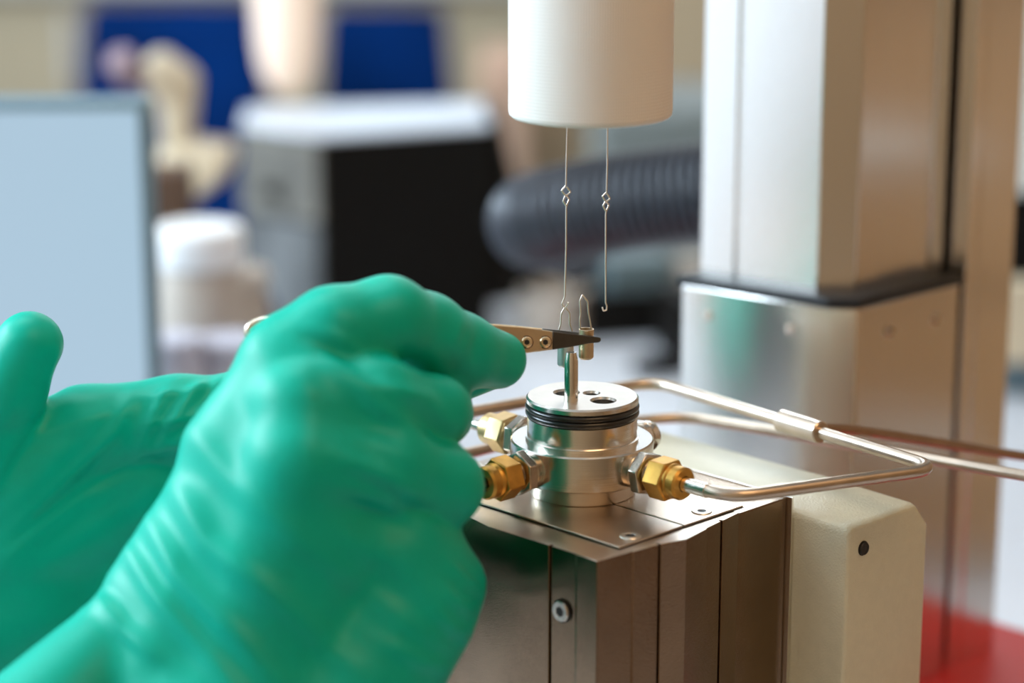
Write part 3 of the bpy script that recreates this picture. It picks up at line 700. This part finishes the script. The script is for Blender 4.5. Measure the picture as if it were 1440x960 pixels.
# clutter under the hose
p = zproj(915, 1665)
t = thing('cable_tray', 'black open tray of cables on the bench below the corrugated hose', 'tray', p)
MB().box((p[0], p[1], BT+3), (108, 70, 6), .2).obj('base', M['black'], t, bevel=1)
for dx, dy, a, b in ((0, -33, 108, 5), (0, 33, 108, 5), (-52, 0, 5, 70), (52, 0, 5, 70)):
    MB().box((p[0]+dx*math.cos(.2)-dy*math.sin(.2), p[1]+dx*math.sin(.2)+dy*math.cos(.2), BT+16), (a, b, 32), .2).obj('side', M['black'], t, bevel=1)
tag(MB().box((p[0]-12, p[1]+4, BT+28), (46, 34, 44), .3).obj('plastic_box', M['teal'], None, bevel=3, origin=(p[0]-12, p[1]+4, BT+6)), 'grey teal plastic box standing in the black tray', 'box')
tag(MB().lathe([(11, 0), (12, 1), (12, 38), (10, 40)], (p[0]+28, p[1]+8, BT+6), seg=40).obj('paper_roll', M['jar'], None, origin=(p[0]+28, p[1]+8, BT+6)), 'small cream roll standing in the black tray', 'roll')
def coil(x, D, R, r, turns, m, label):
    p = zproj(x, D); P = []
    for k in range(int(turns*28)+1):
        a = 2*PI*k/28; P.append((p[0]+R*math.cos(a)*(1+.05*math.sin(a*3)), p[1]+R*math.sin(a), BT+r+r*1.6*(k/28)))
    tag(MB().sweep(P, r, 8).obj('cable_coil', M[m], None, ang=60, origin=(p[0], p[1], BT)), label, 'cable')
coil(780, 1640, 21, 3.5, 5.0, 'jar', 'cream cable coiled on the bench under the hose end')
coil(930, 1540, 17, 2.2, 2.0, 'black', 'thin black cable coiled near the column on the bench')
p = zproj(782, 1705)
tag(MB().lathe([(14, 0), (15, 1), (15, 40), (6, 48), (6, 56)], (p[0], p[1], BT), seg=40).obj('bottle', M['cream'], None, origin=(p[0], p[1], BT)), 'short cream bottle behind the coiled cable', 'bottle')
boxthing('dark_box', 'low black box on the bench beside the column', 'box', 985, 1590, 46, 50, 44, 'black', .3)

# jar, lilac bottle, cards between monitor and box
def jar(name, label, x, D, y_top, r, hl, mb, ml):
    p = zproj(x, D); zt = at(x, y_top, D)[2]
    t = thing(name, label, 'container', p)
    MB().lathe([(r*.95, 0), (r, 2), (r, zt-hl-BT-10), (r*.86, zt-hl-BT-1)], (p[0], p[1], BT), seg=48).obj('jar_body', M[mb], t, ang=40)
    MB().lathe([(r*.98, zt-hl-BT), (r*1.0, zt-hl-BT+1), (r*1.0, zt-BT-2), (r*.92, zt-BT)], (p[0], p[1], BT), seg=48).obj('lid', M[ml], t, ang=40)
jar('storage_jar', 'cream jar with a broad white lid between monitor and black box', 292, 1260, 297, 23, 19, 'jar', 'white_plastic')
jar('storage_jar', 'cream tub with a cream lid half hidden by the white lidded jar', 330, 1330, 362, 22, 8, 'jar', 'jar')
jar('storage_jar', 'small lilac plastic tub in front of the white lidded jar', 255, 1180, 452, 15, 6, 'lilac', 'lilac')
jar('storage_jar', 'pale lilac tub at the foot of the silver front', 330, 1200, 455, 17, 5, 'lilac', 'lilac')
boxthing('card_box', 'maroon cardboard box behind the far glove', 'box', 240, 1130, 38, 30, 62, 'maroon', .1)
boxthing('card_box', 'dark brown cardboard box beside the screen edge', 'box', 228, 1330, 42, 30, 172, 'brown', 0)
boxthing('card_box', 'small navy box between jars and silver front', 'box', 372, 1350, 16, 20, 95, 'blue', .2)

# microscope
D = 1480; p = zproj(245, D)
ms = thing('microscope', 'cream microscope with slanted arm behind the screen', 'microscope', p)
def slab(pts, D0, th, nm, m, bev=4):
    q = [at(x, y, D0) for x, y in pts]; b = [a_+np.array([0, th, 0]) for a_ in q]; n = len(q)
    return MB().add(q+b, [tuple(range(n)), tuple(range(2*n-1, n-1, -1))]+[(i, i+n, (i+1) % n+n, (i+1) % n) for i in range(n)]).obj(nm, M[m], ms, bevel=bev, seg=3)
MB().box((p[0], p[1]+20, BT+10), (70, 100, 20)).obj('base', M['cream'], ms, bevel=4)
slab([(196, 88), (222, 72), (276, 110), (272, 150), (264, 215), (228, 215), (222, 150), (196, 120)], D, 30, 'arm', 'cream', 6)
slab([(216, 212), (262, 206), (325, 215), (318, 252), (262, 292), (216, 292)], D-8, 46, 'stage', 'cream', 6)
slab([(214, 292), (262, 292), (262, 470), (214, 470)], D+4, 30, 'pillar', 'cream', 4)
e0 = at(200, 92, D-14); MB().lathe([(8, 0), (10, 2), (10, 18), (8, 22)], e0+np.array([-4, 0, -8]), (-.3, -.5, .5), 28).obj('eyepiece', M['pinkish'], ms)

# frosted pendant lamp
D = 1900; p = at(405, 120, D)
lm = thing('pendant_lamp', 'frosted warm white tubular lamp hanging with rounded end', 'lamp', (p[0], p[1], 1500))
s = D/FPX; r = 46*s
pr = [(1, p[2]-6), (r*.35, p[2]-5), (r*.62, p[2]+2), (r*.82, p[2]+14), (r*.93, p[2]+34), (r*1.0, p[2]+70), (r*1.06, p[2]+200), (r*.9, p[2]+214), (6, p[2]+220)]
MB().lathe(pr, (p[0], p[1], 0), seg=48).obj('shade', M['lamp_glow'], lm, ang=60)
MB().sweep([(p[0], p[1], p[2]+215), (p[0], p[1], 1499)], 3, 8).obj('cord', M['black'], lm)

# blue chairs
def chair(x0, x1, yt, D, lab, knobs):
    a = at(x0, yt, D); b = at(x1, yt, D); zt = a[2]; cx = (a[0]+b[0])/2; w = (b[0]-a[0]); Y = a[1]
    t = thing('office_chair', lab, 'chair', (cx, Y+200, -1090), 'blue fabric chairs before the rear counter')
    hw = w/2; hb = hw*1.45; zs = zt-420
    q = [(cx-hw, zt), (cx+hw, zt), (cx+hb, zs), (cx-hb, zs)]
    MB().add([(X, Y, Z) for X, Z in q]+[(X, Y+40, Z) for X, Z in q], [(0, 1, 2, 3), (7, 6, 5, 4), (0, 4, 5, 1), (1, 5, 6, 2), (2, 6, 7, 3), (3, 7, 4, 0)]).obj('backrest', M['blue'], t, bevel=14, seg=3)
    MB().box((cx, Y+200, -1090+420), (hw*1.9, 260, 60)).obj('seat', M['blue'], t, bevel=16)
    MB().prism([(cx-22, Y+6), (cx+22, Y+6), (cx+22, Y+30), (cx-22, Y+30)], -1090+380, zs+60).obj('back_bracket', M['black'], t)
    MB().lathe([(26, 60), (26, 300), (16, 300), (16, 392)], (cx, Y+240, -1090), seg=24).obj('gas_lift', M['black'], t)
    for k in range(5):
        an = 2*PI*k/5+.3; e = (cx+105*math.cos(an), Y+240+105*math.sin(an), -1090+62)
        MB().sweep([(cx, Y+240, -1090+95), e], [20, 12], 10).obj('leg', M['black'], t)
        MB().lathe([(26, -14), (28, -10), (28, 10), (26, 14)], (e[0], e[1], -1090+28), (math.sin(an), -math.cos(an), 0), 20).obj('caster', M['black'], t)
chair(118, 358, 6, 3250, 'left blue chair, partly behind the pale screen', 0)
chair(458, 626, 11, 3480, 'right blue chair, above the white topped box', 0)

# rear counter
D = 3950; q = at(0, -48, D); zc = q[2]; yc = q[1]
ct = thing('rear_counter', 'cream cabinet counter with pale worktop along the back wall', 'counter', (100, yc+300, -1090))
MB().box((100, yc+320, zc-18), (4500, 680, 36)).obj('worktop', M['worktop'], ct, bevel=3)
MB().box((100, yc+340, (zc-40-1010)/2), (4480, 600, zc-40+1010)).obj('carcass', M['cab'], ct)
MB().box((100, yc+370, -1050), (4480, 540, 80)).obj('plinth', M['black'], ct)
for k in range(9):
    x = -1950+k*500
    d = MB().box((x, yc+31, (zc-60-1000)/2), (485, 18, zc-60+1000)).obj('cabinet_door', M['cab'], ct, bevel=3)
    MB().box((x+200, yc+14, zc-140), (14, 14, 120)).obj('handle', M['frame_white'], d, bevel=3)
# mid background boxes right of the blue chairs
def floorbox(nm, lab, cat, x0, x1, yt, D, m, dep=200):
    a = at(x0, yt, D); b = at(x1, yt, D); zt = a[2]
    return tag(MB().box(((a[0]+b[0])/2, a[1]+dep/2, (zt-1090)/2), (b[0]-a[0], dep, zt+1090)).obj(nm, M[m], None, bevel=6, origin=((a[0]+b[0])/2, a[1]+dep/2, -1090)), lab, cat)
floorbox('equipment_cabinet', 'grey green metal cabinet on the floor behind the hose', 'cabinet', 838, 1090, 155, 2300, 'greygreen')
floorbox('carton', 'salmon cardboard carton standing behind the black box', 'carton', 672, 742, 95, 2500, 'salmon')
floorbox('carton', 'tall cream carton behind the white cylinder', 'carton', 746, 822, 60, 2600, 'cream')
floorbox('carton', 'tall tan board carton between cylinder and column', 'carton', 880, 1100, -40, 3000, 'tan')
# instrument right of column
D = 1450; a = at(1378, 395, D); 
ri = thing('cream_instrument', 'cream instrument with a dark window at the right edge', 'instrument', (a[0]+150, a[1]+120, BT))
x0 = a[0]-20; Y = a[1]; z395 = a[2]; z525 = at(1378, 520, D)[2]; z265 = at(1378, 268, D)[2]
MB().box((x0+160, Y+120, (z525+z395)/2), (320, 240, z395-z525)).obj('drawer_unit', M['cream'], ri, bevel=3)
MB().box((x0+160, Y+125, (z265+z395)/2), (318, 230, z265-z395)).obj('dark_window', M['black'], ri)
MB().box((x0+160, Y+120, z265+90), (320, 240, 180)).obj('top_housing', M['worktop'], ri, bevel=4)
MB().box((x0+160, Y+125, (z525+BT)/2), (290, 200, z525-BT)).obj('foot', M['bezel'], ri)
